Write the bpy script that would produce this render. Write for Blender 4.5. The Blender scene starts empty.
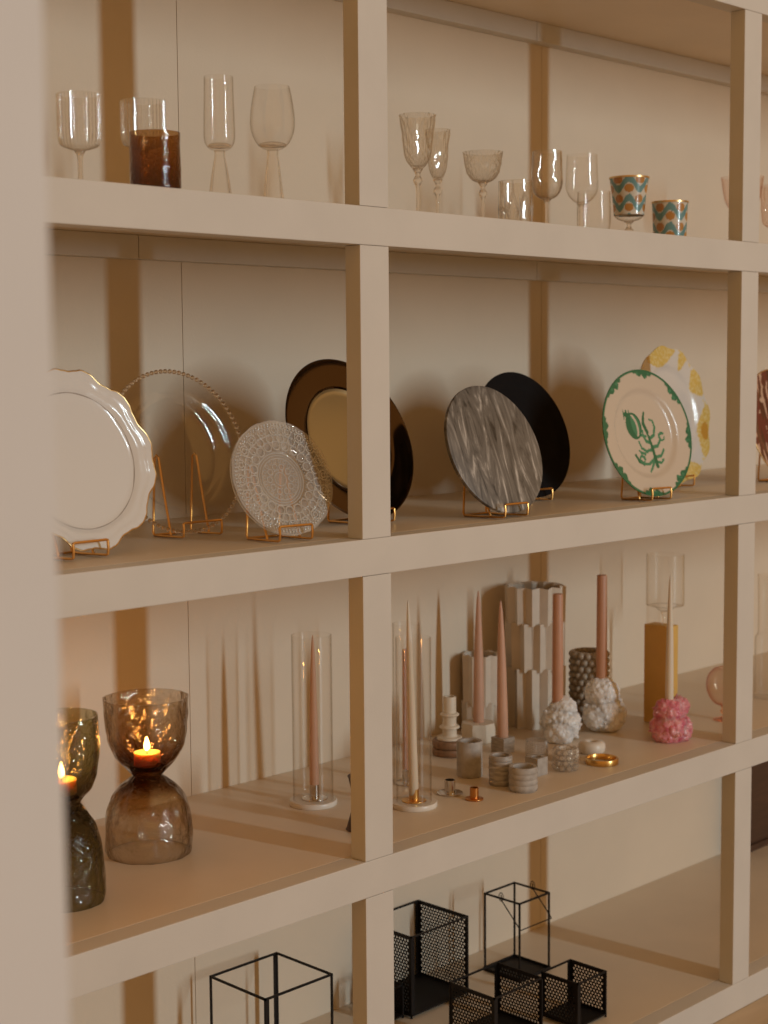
import bpy, bmesh, math, random
from math import sin, cos, pi, radians as R_, sqrt, atan2, floor
from mathutils import Vector, Matrix, noise

SC = bpy.context.scene
COL = SC.collection
random.seed(7)

# ------------------------------------------------------------------ geometry
class G:
    """collects verts / faces and links them as ONE mesh object"""
    def __init__(self):
        self.v, self.f, self.m, self.c = [], [], [], None

    def add(self, vs, fs, mi=0):
        o = len(self.v)
        self.v += [tuple(p) for p in vs]
        self.f += [tuple(i + o for i in q) for q in fs]
        self.m += [mi] * len(fs)
        return self

    def box(self, x0, x1, y0, y1, z0, z1, mi=0, b=0.0):
        bm = bmesh.new()
        bmesh.ops.create_cube(bm, size=1)
        for p in bm.verts:
            p.co = ((x0 + x1) / 2 + p.co.x * (x1 - x0), (y0 + y1) / 2 + p.co.y * (y1 - y0), (z0 + z1) / 2 + p.co.z * (z1 - z0))
        if b:
            bmesh.ops.bevel(bm, geom=list(bm.edges), offset=b, segments=2, affect='EDGES', profile=.6)
        self.bm(bm, mi)
        return self

    def bm(self, bm, mi=0, M=None):
        bm.verts.index_update()
        vs = [(M @ p.co) if M else p.co.copy() for p in bm.verts]
        self.add(vs, [[p.index for p in f.verts] for f in bm.faces], mi)
        bm.free()

    def lathe(self, prof, n=48, mod=None, c=(0, 0, 0), mi=0, closed=False):
        """revolve (r, z) profile; mod(theta, r, z) -> (r, z)"""
        vs, fs, rows = [], [], []
        for (r, z) in prof:
            if r < 1e-6:
                rows.append([len(vs)])
                vs.append((c[0], c[1], c[2] + z))
            else:
                row = []
                for k in range(n):
                    t = 2 * pi * k / n
                    rr, zz = mod(t, r, z) if mod else (r, z)
                    row.append(len(vs))
                    vs.append((c[0] + rr * cos(t), c[1] + rr * sin(t), c[2] + zz))
                rows.append(row)
        pairs = list(zip(rows[:-1], rows[1:]))
        if closed:
            pairs.append((rows[-1], rows[0]))
        for a, b in pairs:
            if len(a) == 1 and len(b) == 1:
                continue
            for k in range(n):
                j = (k + 1) % n
                if len(a) == 1:
                    fs.append((a[0], b[j], b[k]))
                elif len(b) == 1:
                    fs.append((a[k], a[j], b[0]))
                else:
                    fs.append((a[k], a[j], b[j], b[k]))
        self.add(vs, fs, mi)
        return self

    def tube(self, pts, r, n=8, closed=False, mi=0):
        pts = [Vector(p) for p in pts]
        m = len(pts)
        vs, fs = [], []
        up = None
        for i, p in enumerate(pts):
            a = pts[(i - 1) % m] if (closed or i > 0) else p
            b = pts[(i + 1) % m] if (closed or i < m - 1) else p
            d = (b - a).normalized()
            if up is None:
                up = Vector((0, 0, 1)) if abs(d.z) < .9 else Vector((1, 0, 0))
            s = d.cross(up)
            if s.length < 1e-4:
                s = d.cross(Vector((1, 0.3, 0.2)))
            s.normalize()
            up = s.cross(d).normalized()
            rr = r(i / (m - 1)) if callable(r) else r
            for k in range(n):
                t = 2 * pi * k / n
                vs.append(p + (s * cos(t) + up * sin(t)) * rr)
        for i in range(m if closed else m - 1):
            j = (i + 1) % m
            for k in range(n):
                q = (k + 1) % n
                fs.append((i * n + k, i * n + q, j * n + q, j * n + k))
        if not closed:
            fs.append(tuple(range(n - 1, -1, -1)))
            fs.append(tuple((m - 1) * n + k for k in range(n)))
        self.add(vs, fs, mi)
        return self

    def bar(self, a, b, w):
        """square wire from a to b"""
        a, b = Vector(a), Vector(b)
        d = (b - a).normalized()
        s = d.cross(Vector((0, 0, 1)) if abs(d.z) < .9 else Vector((1, 0, 0))).normalized()
        u = s.cross(d)
        h = w / 2
        vs = [p + s * i * h + u * j * h for p in (a - d * h, b + d * h) for i, j in ((-1, -1), (1, -1), (1, 1), (-1, 1))]
        self.add(vs, [(0, 1, 5, 4), (1, 2, 6, 5), (2, 3, 7, 6), (3, 0, 4, 7), (3, 2, 1, 0), (4, 5, 6, 7)])
        return self

    def ball(self, c, r, sub=1, M=None):
        bm = bmesh.new()
        bmesh.ops.create_icosphere(bm, subdivisions=sub, radius=1)
        T = Matrix.Translation(c) @ (M if M else Matrix.Diagonal((r, r, r, 1)))
        self.bm(bm, 0, T)
        return self

    def build(self, name, mats, parent=None, loc=None, smooth=True, angle=40, rot=None, colfn=None):
        me = bpy.data.meshes.new(name)
        me.from_pydata(self.v, [], self.f)
        if not isinstance(mats, (list, tuple)):
            mats = [mats]
        for m in mats:
            me.materials.append(m)
        me.polygons.foreach_set('material_index', self.m)
        bm = bmesh.new()
        bm.from_mesh(me)
        bmesh.ops.recalc_face_normals(bm, faces=bm.faces)
        bm.to_mesh(me)
        bm.free()
        if smooth:
            me.shade_smooth()
            if angle:
                try:
                    me.set_sharp_from_angle(angle=R_(angle))
                except Exception:
                    pass
        else:
            me.shade_flat()
        if colfn:
            ca = me.color_attributes.new('paint', 'FLOAT_COLOR', 'POINT')
            for i, p in enumerate(me.vertices):
                cc = colfn(p.co)
                ca.data[i].color = (cc[0], cc[1], cc[2], 1)
        o = bpy.data.objects.new(name, me)
        COL.objects.link(o)
        if loc:
            o.location = loc
        if rot:
            o.rotation_euler = rot
        if parent:
            o.parent = parent
        return o


def spl(pts, n=6):
    """Catmull-Rom through (r, z) points"""
    out = []
    P = [pts[0]] + list(pts) + [pts[-1]]
    for i in range(1, len(P) - 2):
        p0, p1, p2, p3 = P[i - 1], P[i], P[i + 1], P[i + 2]
        for k in range(n):
            t = k / n
            out.append(tuple(.5 * ((2 * b) + (c - a) * t + (2 * a - 5 * b + 4 * c - d) * t * t + (3 * b - a - 3 * c + d) * t ** 3)
                             for a, b, c, d in zip(p0, p1, p2, p3)))
    out.append(tuple(pts[-1]))
    z0, z1 = min(p[1] for p in pts), max(p[1] for p in pts)
    return [(max(0, a[0]), min(max(a[1], z0), z1)) for a in out]


def thing(name, label, cat, loc, group=None, rz=0):
    o = bpy.data.objects.new(name, None)
    o.empty_display_size = .02
    COL.objects.link(o)
    o.location = loc
    o.rotation_euler = (0, 0, rz)
    return tag(o, label, cat, group)


def tag(o, label, cat, group=None):
    o['label'] = label
    o['category'] = cat
    if group:
        o['group'] = group
    return o


# ------------------------------------------------------------------ materials
def newmat(name):
    m = bpy.data.materials.new(name)
    m.use_nodes = True
    nt = m.node_tree
    nt.nodes.clear()
    out = nt.nodes.new('ShaderNodeOutputMaterial')
    return m, nt, out


def N(nt, kind, **kw):
    n = nt.nodes.new(kind)
    for k, v in kw.items():
        setattr(n, k, v)
    return n


def L(nt, a, b):
    nt.links.new(a, b)


def pbr(name, col, rough=.5, metal=0.0, noise_amt=0.0, scale=30, bump=0.0, bscale=200, spec=.5, stretch=None, sss=0.0, sss_r=(1, .5, .3), trans=0.0, coat=0.0, col2=None):
    m, nt, out = newmat(name)
    p = N(nt, 'ShaderNodeBsdfPrincipled')
    p.inputs['Base Color'].default_value = (*col, 1)
    p.inputs['Roughness'].default_value = rough
    p.inputs['Metallic'].default_value = metal
    p.inputs['Specular IOR Level'].default_value = spec
    p.inputs['Coat Weight'].default_value = coat
    p.inputs['Transmission Weight'].default_value = trans
    if sss:
        p.inputs['Subsurface Weight'].default_value = sss
        p.inputs['Subsurface Radius'].default_value = sss_r
        p.inputs['Subsurface Scale'].default_value = .02
    tc = N(nt, 'ShaderNodeTexCoord')
    src = tc.outputs['Object']
    if stretch:
        mp = N(nt, 'ShaderNodeMapping')
        mp.inputs['Scale'].default_value = stretch
        L(nt, src, mp.inputs['Vector'])
        src = mp.outputs['Vector']
    if noise_amt or col2:
        nz = N(nt, 'ShaderNodeTexNoise')
        nz.inputs['Scale'].default_value = scale
        nz.inputs['Detail'].default_value = 6
        L(nt, src, nz.inputs['Vector'])
        mx = N(nt, 'ShaderNodeMix', data_type='RGBA')
        c2 = col2 or tuple(c * (1 - noise_amt) for c in col)
        mx.inputs['A'].default_value = (*c2, 1)
        mx.inputs['B'].default_value = (*col, 1)
        rp = N(nt, 'ShaderNodeMapRange')
        rp.inputs['From Min'].default_value = .35
        rp.inputs['From Max'].default_value = .65
        L(nt, nz.outputs['Fac'], rp.inputs['Value'])
        L(nt, rp.outputs['Result'], mx.inputs['Factor'])
        L(nt, mx.outputs['Result'], p.inputs['Base Color'])
    if bump:
        nz = N(nt, 'ShaderNodeTexNoise')
        nz.inputs['Scale'].default_value = bscale
        nz.inputs['Detail'].default_value = 3
        L(nt, src, nz.inputs['Vector'])
        bp = N(nt, 'ShaderNodeBump')
        bp.inputs['Strength'].default_value = bump
        bp.inputs['Distance'].default_value = .002
        L(nt, nz.outputs['Fac'], bp.inputs['Height'])
        L(nt, bp.outputs['Normal'], p.inputs['Normal'])
    L(nt, p.outputs['BSDF'], out.inputs['Surface'])
    return m


def thin_glass(name, tint=(.996, .993, .988), edge=(.78, .70, .6), rough=0.0, ripple=0.0, rscale=40, grad=None, haze=0.0, epow=5.0, spec=.75):
    """blown-glass wall: tinted see-through + Schlick reflection; the tint deepens at grazing angles (longer path in glass).
    grad = [(z, tint), ...] for glass that is poured thicker / darker at some heights"""
    m, nt, out = newmat(name)
    lw = N(nt, 'ShaderNodeLayerWeight')
    lw.inputs['Blend'].default_value = .5
    p5 = N(nt, 'ShaderNodeMath', operation='POWER')
    L(nt, lw.outputs['Facing'], p5.inputs[0])
    p5.inputs[1].default_value = 5
    ma = N(nt, 'ShaderNodeMath', operation='MULTIPLY_ADD')
    L(nt, p5.outputs[0], ma.inputs[0])
    ma.inputs[1].default_value = .85 * spec
    ma.inputs[2].default_value = .05 * spec
    pe = N(nt, 'ShaderNodeMath', operation='POWER')
    L(nt, lw.outputs['Facing'], pe.inputs[0])
    pe.inputs[1].default_value = epow
    mx = N(nt, 'ShaderNodeMix', data_type='RGBA')
    L(nt, pe.outputs[0], mx.inputs['Factor'])
    mx.inputs['A'].default_value = (*tint, 1)
    mx.inputs['B'].default_value = (*edge, 1)
    tc = N(nt, 'ShaderNodeTexCoord')
    if grad:
        sp = N(nt, 'ShaderNodeSeparateXYZ')
        L(nt, tc.outputs['Object'], sp.inputs[0])
        z0, z1 = grad[0][0], grad[-1][0]
        mr = N(nt, 'ShaderNodeMapRange')
        mr.inputs['From Min'].default_value = z0
        mr.inputs['From Max'].default_value = z1
        L(nt, sp.outputs['Z'], mr.inputs['Value'])
        cr = N(nt, 'ShaderNodeValToRGB')
        els = cr.color_ramp.elements
        while len(els) < len(grad):
            els.new(.5)
        for e, (z, c) in zip(els, grad):
            e.position = (z - z0) / (z1 - z0)
            e.color = (*c, 1)
        L(nt, mr.outputs['Result'], cr.inputs['Fac'])
        L(nt, cr.outputs['Color'], mx.inputs['A'])
        m2 = N(nt, 'ShaderNodeMix', data_type='RGBA', blend_type='MULTIPLY')
        m2.inputs['Factor'].default_value = 1
        L(nt, cr.outputs['Color'], m2.inputs['A'])
        m2.inputs['B'].default_value = (*edge, 1)
        L(nt, m2.outputs['Result'], mx.inputs['B'])
    tr = N(nt, 'ShaderNodeBsdfTransparent')
    L(nt, mx.outputs['Result'], tr.inputs['Color'])
    gl = N(nt, 'ShaderNodeBsdfGlossy')
    gl.inputs['Roughness'].default_value = rough
    ms = N(nt, 'ShaderNodeMixShader')
    L(nt, ma.outputs[0], ms.inputs['Fac'])
    L(nt, tr.outputs[0], ms.inputs[1])
    L(nt, gl.outputs[0], ms.inputs[2])
    if ripple:
        nz = N(nt, 'ShaderNodeTexNoise')
        nz.inputs['Scale'].default_value = rscale
        L(nt, tc.outputs['Object'], nz.inputs['Vector'])
        bp = N(nt, 'ShaderNodeBump')
        bp.inputs['Strength'].default_value = ripple
        bp.inputs['Distance'].default_value = .01
        L(nt, nz.outputs['Fac'], bp.inputs['Height'])
        L(nt, bp.outputs['Normal'], gl.inputs['Normal'])
        L(nt, bp.outputs['Normal'], lw.inputs['Normal'])
    last = ms.outputs[0]
    if haze:
        df = N(nt, 'ShaderNodeBsdfDiffuse')
        df.inputs['Color'].default_value = (.9, .88, .84, 1)
        m3 = N(nt, 'ShaderNodeMixShader')
        m3.inputs['Fac'].default_value = haze
        L(nt, last, m3.inputs[1])
        L(nt, df.outputs[0], m3.inputs[2])
        last = m3.outputs[0]
    L(nt, last, out.inputs['Surface'])
    return m


def solid_glass(name, col=(1, .98, .95), rough=.02, clear=.45):
    """solid cast glass (stems, feet, knops): refraction mixed with plain see-through"""
    m, nt, out = newmat(name)
    g = N(nt, 'ShaderNodeBsdfGlass')
    g.inputs['Color'].default_value = (*col, 1)
    g.inputs['Roughness'].default_value = rough
    g.inputs['IOR'].default_value = 1.45
    tr = N(nt, 'ShaderNodeBsdfTransparent')
    tr.inputs['Color'].default_value = (*col, 1)
    ms = N(nt, 'ShaderNodeMixShader')
    ms.inputs['Fac'].default_value = 1 - clear
    L(nt, tr.outputs[0], ms.inputs[1])
    L(nt, g.outputs[0], ms.inputs[2])
    L(nt, ms.outputs[0], out.inputs['Surface'])
    return m


def painted(name, rough=.25, coat=.3, bump=0, noise_amt=0.0):
    m, nt, out = newmat(name)
    p = N(nt, 'ShaderNodeBsdfPrincipled')
    at = N(nt, 'ShaderNodeAttribute')
    at.attribute_name = 'paint'
    L(nt, at.outputs['Color'], p.inputs['Base Color'])
    p.inputs['Roughness'].default_value = rough
    p.inputs['Coat Weight'].default_value = coat
    L(nt, p.outputs['BSDF'], out.inputs['Surface'])
    return m


def streaks(name, stops, scale=14, stretch=(6, 1, 1), rough=.4, dist=1.5, coat=0.0, thr=(.3, .7)):
    m, nt, out = newmat(name)
    p = N(nt, 'ShaderNodeBsdfPrincipled')
    p.inputs['Roughness'].default_value = rough
    p.inputs['Coat Weight'].default_value = coat
    tc = N(nt, 'ShaderNodeTexCoord')
    mp = N(nt, 'ShaderNodeMapping')
    mp.inputs['Scale'].default_value = stretch
    L(nt, tc.outputs['Object'], mp.inputs['Vector'])
    nz = N(nt, 'ShaderNodeTexNoise')
    nz.inputs['Scale'].default_value = scale
    nz.inputs['Detail'].default_value = 5
    nz.inputs['Roughness'].default_value = .6
    nz.inputs['Distortion'].default_value = dist
    L(nt, mp.outputs['Vector'], nz.inputs['Vector'])
    mr = N(nt, 'ShaderNodeMapRange')
    mr.inputs['From Min'].default_value = thr[0]
    mr.inputs['From Max'].default_value = thr[1]
    L(nt, nz.outputs['Fac'], mr.inputs['Value'])
    cr = N(nt, 'ShaderNodeValToRGB')
    els = cr.color_ramp.elements
    while len(els) < len(stops):
        els.new(.5)
    for e, (t, c) in zip(els, stops):
        e.position = t
        e.color = (*c, 1)
    L(nt, mr.outputs['Result'], cr.inputs['Fac'])
    L(nt, cr.outputs['Color'], p.inputs['Base Color'])
    L(nt, p.outputs['BSDF'], out.inputs['Surface'])
    return m


PAINT = (.635, .60, .545)
M_paint = pbr('beige_paint', PAINT, .55, noise_amt=.05, scale=6, bump=.12, bscale=260, spec=.3)
M_board = pbr('shelf_paint', (.74, .625, .48), .42, noise_amt=.06, scale=4, bump=.08, bscale=200, spec=.4)
M_wall = pbr('wall_paint', (.75, .64, .50), .7, noise_amt=.05, scale=3, bump=.15, bscale=180, spec=.2)
M_floor = pbr('tan_floor', (.60, .46, .30), .5, noise_amt=.12, scale=3, stretch=(1, 8, 1), bump=.1, bscale=60)
M_gold = pbr('gold_wire', (.78, .42, .13), .28, 1.0)
M_goldrim = pbr('gold_rim', (.70, .48, .22), .3, .9)
M_brass = pbr('brass', (.72, .43, .14), .28, 1.0)
M_copper = pbr('copper', (.62, .27, .08), .3, 1.0)
M_silver = pbr('silver', (.62, .58, .54), .18, 1.0)
M_black = pbr('black_metal', (.010, .008, .0075), .55, .0, spec=.25)
M_white = pbr('white_porcelain', (.70, .685, .66), .16, coat=.4)
M_glass = thin_glass('clear_glass')
M_glassR = thin_glass('ribbed_glass', tint=(.99, .985, .975), edge=(.8, .74, .66), haze=.035, rough=.05, spec=1.3)
M_cut = thin_glass('cut_crystal', tint=(.988, .98, .965), edge=(.66, .54, .40), haze=.012, rough=.03, spec=1.6, epow=2.4)
M_votglass = thin_glass('pressed_votive_glass', tint=(.975, .965, .95), edge=(.62, .54, .45), haze=.09, epow=2.2, spec=1.6)
M_solid = solid_glass('cast_glass')
M_solidP = solid_glass('pink_cast_glass', (1, .80, .7))
M_pinkg = thin_glass('pink_glass', tint=(.99, .95, .92), edge=(.8, .42, .3), epow=3)
M_pinkc = thin_glass('pale_pink_glass', tint=(.985, .95, .93), edge=(.8, .5, .4))
M_chargerglass = thin_glass('charger_glass', tint=(.975, .965, .95), edge=(.66, .56, .45), spec=1.2)
M_bead = solid_glass('bead_glass', (.95, .88, .79), .05, .05)
M_press = thin_glass('pressed_glass', tint=(.94, .92, .89), edge=(.6, .5, .4), haze=.20, spec=1.1)
M_relief = thin_glass('pressed_relief', tint=(.93, .91, .87), edge=(.62, .52, .42), haze=.34, rough=.1, spec=1.3)
M_brown = thin_glass('brown_glass', grad=[(0, (.36, .17, .06)), (.03, (.50, .29, .13)), (.08, (.66, .46, .27)), (.14, (.76, .60, .42))], edge=(.5, .35, .2), ripple=.3, rscale=90, spec=1.2)
M_smoke = thin_glass('smoky_brown_glass', grad=[(0, (.935, .905, .855)), (.09, (.925, .885, .82)), (.13, (.78, .66, .51)), (.168, (.24, .12, .05)), (.20, (.56, .37, .20)), (.235, (.82, .73, .61)), (.33, (.90, .85, .78))], edge=(.45, .33, .2), ripple=1.0, rscale=42, spec=1.1, epow=2.6)
M_green = thin_glass('smoky_green_glass', grad=[(0, (.74, .72, .58)), (.10, (.60, .58, .42)), (.16, (.40, .36, .22)), (.185, (.26, .20, .09)), (.22, (.56, .48, .28)), (.27, (.72, .69, .54)), (.37, (.80, .78, .66))], edge=(.45, .4, .25), ripple=1.0, rscale=44, spec=1.1, epow=2.6)
M_pinkwax = pbr('dusty_pink_wax', (.62, .37, .25), .5, noise_amt=.06, scale=20, sss=.15)
M_rosewax = pbr('terracotta_pink_wax', (.57, .30, .185), .5, noise_amt=.06, scale=20, sss=.15)
M_ivorywax = pbr('ivory_wax', (.72, .64, .52), .5, sss=.2)
M_amberwax = pbr('amber_wax', (.76, .47, .13), .45, noise_amt=.08, scale=14, sss=.1)
M_ivory = pbr('ivory_ceramic', (.74, .65, .52), .5, noise_amt=.08, scale=30, bump=.2, bscale=80)
M_vase = pbr('cream_bisque', (.68, .585, .47), .6, noise_amt=.08, scale=18, bump=.2, bscale=120)
M_brownclay = pbr('brown_wood', (.30, .165, .085), .5, noise_amt=.3, scale=18, stretch=(1, 6, 1))
M_darkwood = pbr('dark_wood', (.06, .028, .014), .5, noise_amt=.3, scale=20)
M_shadeboard = pbr('wall_shade_brown', (.085, .038, .018), .6, noise_amt=.25, scale=9, stretch=(1, 1, 8))  # colour of the wall shade, used on the added board
M_stone = pbr('grey_stone', (.46, .42, .375), .6, col2=(.36, .32, .28), scale=55, bump=.2, bscale=150)
M_stoneD = pbr('grey_marble', (.48, .435, .385), .5, col2=(.30, .265, .23), scale=40, stretch=(1, 1, 4))
M_marble = pbr('white_marble', (.78, .72, .63), .35, col2=(.68, .62, .54), scale=12)
M_taupe = pbr('taupe_ceramic', (.47, .385, .285), .35, noise_amt=.15, scale=30)
M_quartz = pbr('white_quartz', (.93, .91, .88), .3, noise_amt=.06, scale=40, sss=.5, sss_r=(1, .9, .8), trans=.12)
M_rose = pbr('rose_quartz', (.80, .40, .41), .3, col2=(.62, .13, .19), scale=45, sss=.35, sss_r=(1, .3, .3), trans=.05)
M_bronze = pbr('bronze_metal', (.105, .068, .042), .11, 1.0)
M_satin = pbr('satin_gold', (.44, .365, .215), .30, .9)
M_blackplate = pbr('black_stoneware', (.008, .0065, .0065), .75, spec=.12)
M_marbleplate = streaks('grey_vein_marble', [(0, (.035, .03, .026)), (.28, (.125, .112, .098)), (.55, (.17, .153, .134)), (.75, (.27, .246, .218)), (1, (.56, .52, .47))], scale=5.5, stretch=(3.6, .8, 1), dist=3.2, rough=.4, thr=(.33, .68))
M_votive = pbr('votive_wax', (.95, .72, .36), .5, sss=.7, sss_r=(1, .5, .2))
M_cup = pbr('tin_cup', (.6, .5, .4), .3, 1.0)
M_flame, _nt, _o = newmat('candle_flame')
_e = N(_nt, 'ShaderNodeEmission')
_e.inputs['Color'].default_value = (1, .55, .16, 1)
_e.inputs['Strength'].default_value = 60
L(_nt, _e.outputs[0], _o.inputs['Surface'])
M_paintware = painted('painted_glaze', .22, .4)
M_paintglass = painted('enamel_gold_glass', .25, .5)

# ------------------------------------------------------------------ setting
W, PW, PD, DEP, RD = 1.4, .0815, .0436, .668, .0527
ZT = [2.7657, 2.0947, 1.4247, .7527, .0805]
ZB = [2.6887, 2.0178, 1.3490, .6754, .0010]
X0, X1 = -1.4, 2.8 + PW

G().box(-9, 9, -13, DEP + .3, -.05, 0).build('floor', M_floor)['kind'] = 'structure'
g = G()
xs = [-2.73, -1.33, .07, 1.39, 2.79, 4.19]
for a, b in zip(xs[:-1], xs[1:]):
    g.box(a + .0009, b - .0009, DEP, DEP + .02, 0, 3.2)
g.box(xs[0], xs[-1], DEP + .021, DEP + .05, 0, 3.2)
g.build('wall_back', M_wall)['kind'] = 'structure'
# nearer upright at the left edge of the view
o = G().box(-1.80, -1.653, -1.415, -1.33, 0, 2.9, b=.003).build('trim_1', pbr('daylit_paint', (.64, .62, .60), .6, noise_amt=.03, scale=5, bump=.1, bscale=200, spec=.3), smooth=False)  # paler, cooler colour stands in for stronger daylight on this upright
o['kind'] = 'structure'

unit = thing('shelving_unit', 'large beige painted open shelving unit standing against the back wall', 'shelves', (0, 0, 0))
for zt, zb in zip(ZT, ZB):
    G().box(X0, X1, 0, RD - .0006, zb, zt, b=.0022).build('front_rail', M_paint, unit, smooth=False)
    G().box(X0, X1, RD, DEP - .0005, zt - .022, zt, b=.0012).build('shelf_board', M_board, unit, smooth=False)
    for a in (-1.48, -.08, 1.32):
        G().box(max(a, X0) + .001, a + 1.4 - .001, DEP - .040, DEP - .0005, zb + .002, zt - .0225, b=.001).build('back_rail', M_paint, unit, smooth=False)
for k in range(-1, 3):
    g = G()
    for i in range(4):
        g.box(k * W, k * W + PW, 0.0004, PD, ZT[i + 1] + .0004, ZB[i] - .0006, b=.0015)
    g.build('upright', M_paint, unit, smooth=False)

# ------------------------------------------------------------------ glassware
Z1, Z2, Z3, Z4 = ZT[1] + .0003, ZT[2] + .0003, ZT[3] + .0003, ZT[4] + .0003


def bowl_prof(out, t=.0016, tb=.004):
    """outer wall bottom->rim, then the inner wall back down"""
    inn = [(max(r - t, 0), z) for r, z in out if r > t * 1.5 and z > out[0][1] + tb]
    inn = inn[::-1] + [(0, out[0][1] + tb)]
    return out + inn


def flutes(n, amp, z0=-1, z1=9):
    def f(t, r, z):
        k = 1 if z0 < z < z1 else 0
        return r * (1 - amp * k * (.5 + .5 * cos(n * t))), z
    return f


def facets(n, amp, tw=0.0, zr=40):
    """wheel-cut diamonds"""
    def f(t, r, z):
        a = abs(((n * (t + tw * z) / (2 * pi)) % 1) - .5) * 2
        b = abs(((n * (t - tw * z) / (2 * pi)) % 1) - .5) * 2
        return r * (1 - amp * max(a, b)), z
    return f


def stemware(name, label, cat, x, y, bowl, stem, mat=M_glass, smat=M_solid, mod=None, n=64, zbase=Z1, group=None, flat=False, extra=None, bn=6, foot=None):
    t = thing(name, label, cat, (x, y, zbase), group)
    G().lathe(bowl_prof(spl(bowl, bn)), n, mod).build('bowl', mat, t, smooth=not flat)
    G().lathe(spl(stem, 5), 32 if n > 16 else n).build('stem', smat, t)
    if foot:
        G().lathe([(0, .0045), (.006, .0048)] + [(foot * .5, .0032), (foot * .92, .002), (foot, .001), (foot * .96, 0), (0, 0)], 40).build('foot', smat, t)
    if extra:
        extra(t)
    return t


# ribbed pair
def ribbed(x, y, H, zb, R, label):
    h = H - zb
    bowl = [(0, zb), (R * .5, zb + .006), (R * .88, zb + h * .13), (R * .99, zb + h * .30), (R, zb + h * .6), (R, H)]
    stem = [(0, .004), (.0085, .006), (.0052, .02), (.0046, zb * .6), (.0055, zb * .9), (.010, zb + .002), (0, zb + .003)]
    return stemware('wine_glass', label, 'wine glass', x, y, bowl, stem, M_glassR, mod=flutes(30, .10, zb + .012), n=180, foot=R * .82)


ribbed(-.551, .16, .178, .072, .041, 'clear ribbed wine glass on a thin stem, leftmost on the top shelf')
ribbed(-.260, .36, .224, .122, .0467, 'clear ribbed wine glass standing half hidden behind the brown tumbler')

# brown tumbler
def wob(a, s, seed):
    def f(t, r, z):
        if r < .004:
            return r, z
        k = noise.noise(Vector((cos(t) * r * s, sin(t) * r * s, z * s * .8 + seed)))
        return r + a * k, z
    return f


H, R = .132, .0488
tag(G().lathe(bowl_prof(spl([(0, 0), (R * .9, 0), (R * .985, .004), (R, .02), (R, .07), (R, H)], 6), .0025, .012), 72, wob(.0012, 30, 3)).build('tumbler', M_brown, loc=(-.352, .20, Z1)),
    'brown tinted straight-sided glass tumbler on the top shelf', 'tumbler')

# flute and tulip with flared faceted stems
def flared(x, y, H, zb, prof, r0, r1, name, label, cat):
    bowl = [(0, zb)] + prof
    stem = [(0, 0), (r1, 0), (r1 * 1.0, .003), (r1 * .86, zb * .28), (r1 * .66, zb * .6), (r0, zb * .93), (r0 * 1.05, zb + .002), (0, zb + .003)]
    t = thing(name, label, cat, (x, y, Z1))
    G().lathe(bowl_prof(spl(bowl, 7), .0013, .006), 64).build('bowl', M_glass, t)
    G().lathe(stem, 10).build('stem', M_solid, t, angle=20)
    q = prof[1][0] * .92
    G().lathe(spl([(0, zb + .0045), (q * .8, zb + .008), (q, zb + .0125), (q * .7, zb + .0165), (0, zb + .018)], 4), 40).build('bowl_foot', M_solid, t)


flared(-.160, .24, .27, .118, [(.012, .119), (.025, .127), (.0315, .142), (.0318, .17), (.0305, .22), (.0295, .27)], .0105, .0265, 'champagne_flute', 'tall clear champagne flute with straight bowl on a flared stem', 'champagne glass')
flared(0.0, .26, .272, .137, [(.014, .138), (.032, .149), (.044, .172), (.0475, .198), (.044, .235), (.037, .272)], .0115, .0255, 'wine_glass', 'clear egg-shaped wine glass on a flared stem beside the left post', 'wine glass')

# cut crystal
def knop_stem(zb, r=.005, k=.011, kz=.8):
    return [(0, .004), (.010, .006), (r, .02), (r * .85, zb * .45), (r, zb * (kz - .12)), (k, zb * kz), (r * 1.1, zb * (kz + .1)), (.012, zb + .002), (0, zb + .003)]


stemware('crystal_goblet', 'large cut crystal goblet with tulip bowl just right of the left post', 'goblet', .399, .22,
         [(0, .127), (.014, .130), (.028, .148), (.035, .175), (.038, .21), (.044, .251)], knop_stem(.127), M_cut, mod=facets(14, .12, 26), n=56, foot=.036, bn=3, flat=True)
stemware('crystal_goblet', 'narrow cut crystal goblet partly behind the large crystal goblet', 'goblet', .616, .36,
         [(0, .132), (.010, .135), (.021, .152), (.026, .18), (.028, .215), (.033, .255)], knop_stem(.132), M_cut, mod=facets(12, .12, 30), n=48, foot=.032, bn=3, flat=True)
stemware('coupe_glass', 'shallow wide crystal coupe glass with knopped stem on the top shelf', 'coupe glass', .713, .30,
         [(0, .127), (.016, .129), (.034, .140), (.044, .160), (.048, .182), (.0515, .203)], knop_stem(.127), M_cut, mod=facets(14, .09, 22), n=56, foot=.036, bn=3, flat=True)


def star(t, r, z):
    a = abs(((7 * t / (2 * pi)) % 1) - .5) * 2
    q = abs(((z - .045) / .05))
    d = abs(a - min(q, 1))
    return r * (1 - .11 * max(0, 1 - d * 4)), z


H, R = .119, .0416
t = thing('tumbler', 'short star-cut crystal tumbler between the coupe and the etched wine glass', 'tumbler', (.695, .18, Z1))
G().lathe(bowl_prof(spl([(0, 0), (R * .9, .001), (R * .96, .004), (R * .97, .02), (R * .98, .05), (R, .08), (R, H)], 8), .004, .012), 168, star).build('body', M_cut, t, smooth=False)
g = G()
for k in range(7):
    a0 = 2 * pi * (k + .5) / 7
    for j in range(8):
        b0 = 2 * pi * j / 8
        ln = .034 if j % 4 == 2 else (.017 if j % 2 else .015)
        g.tube([((R + .0002) * cos(a0 + q * ln * cos(b0) / R), (R + .0002) * sin(a0 + q * ln * cos(b0) / R), .050 + q * ln * sin(b0)) for q in (.08, .4, .7, 1)], lambda u: .0013 * (1 - .7 * u), 6)
g.build('cut_stars', M_relief, t)

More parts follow.
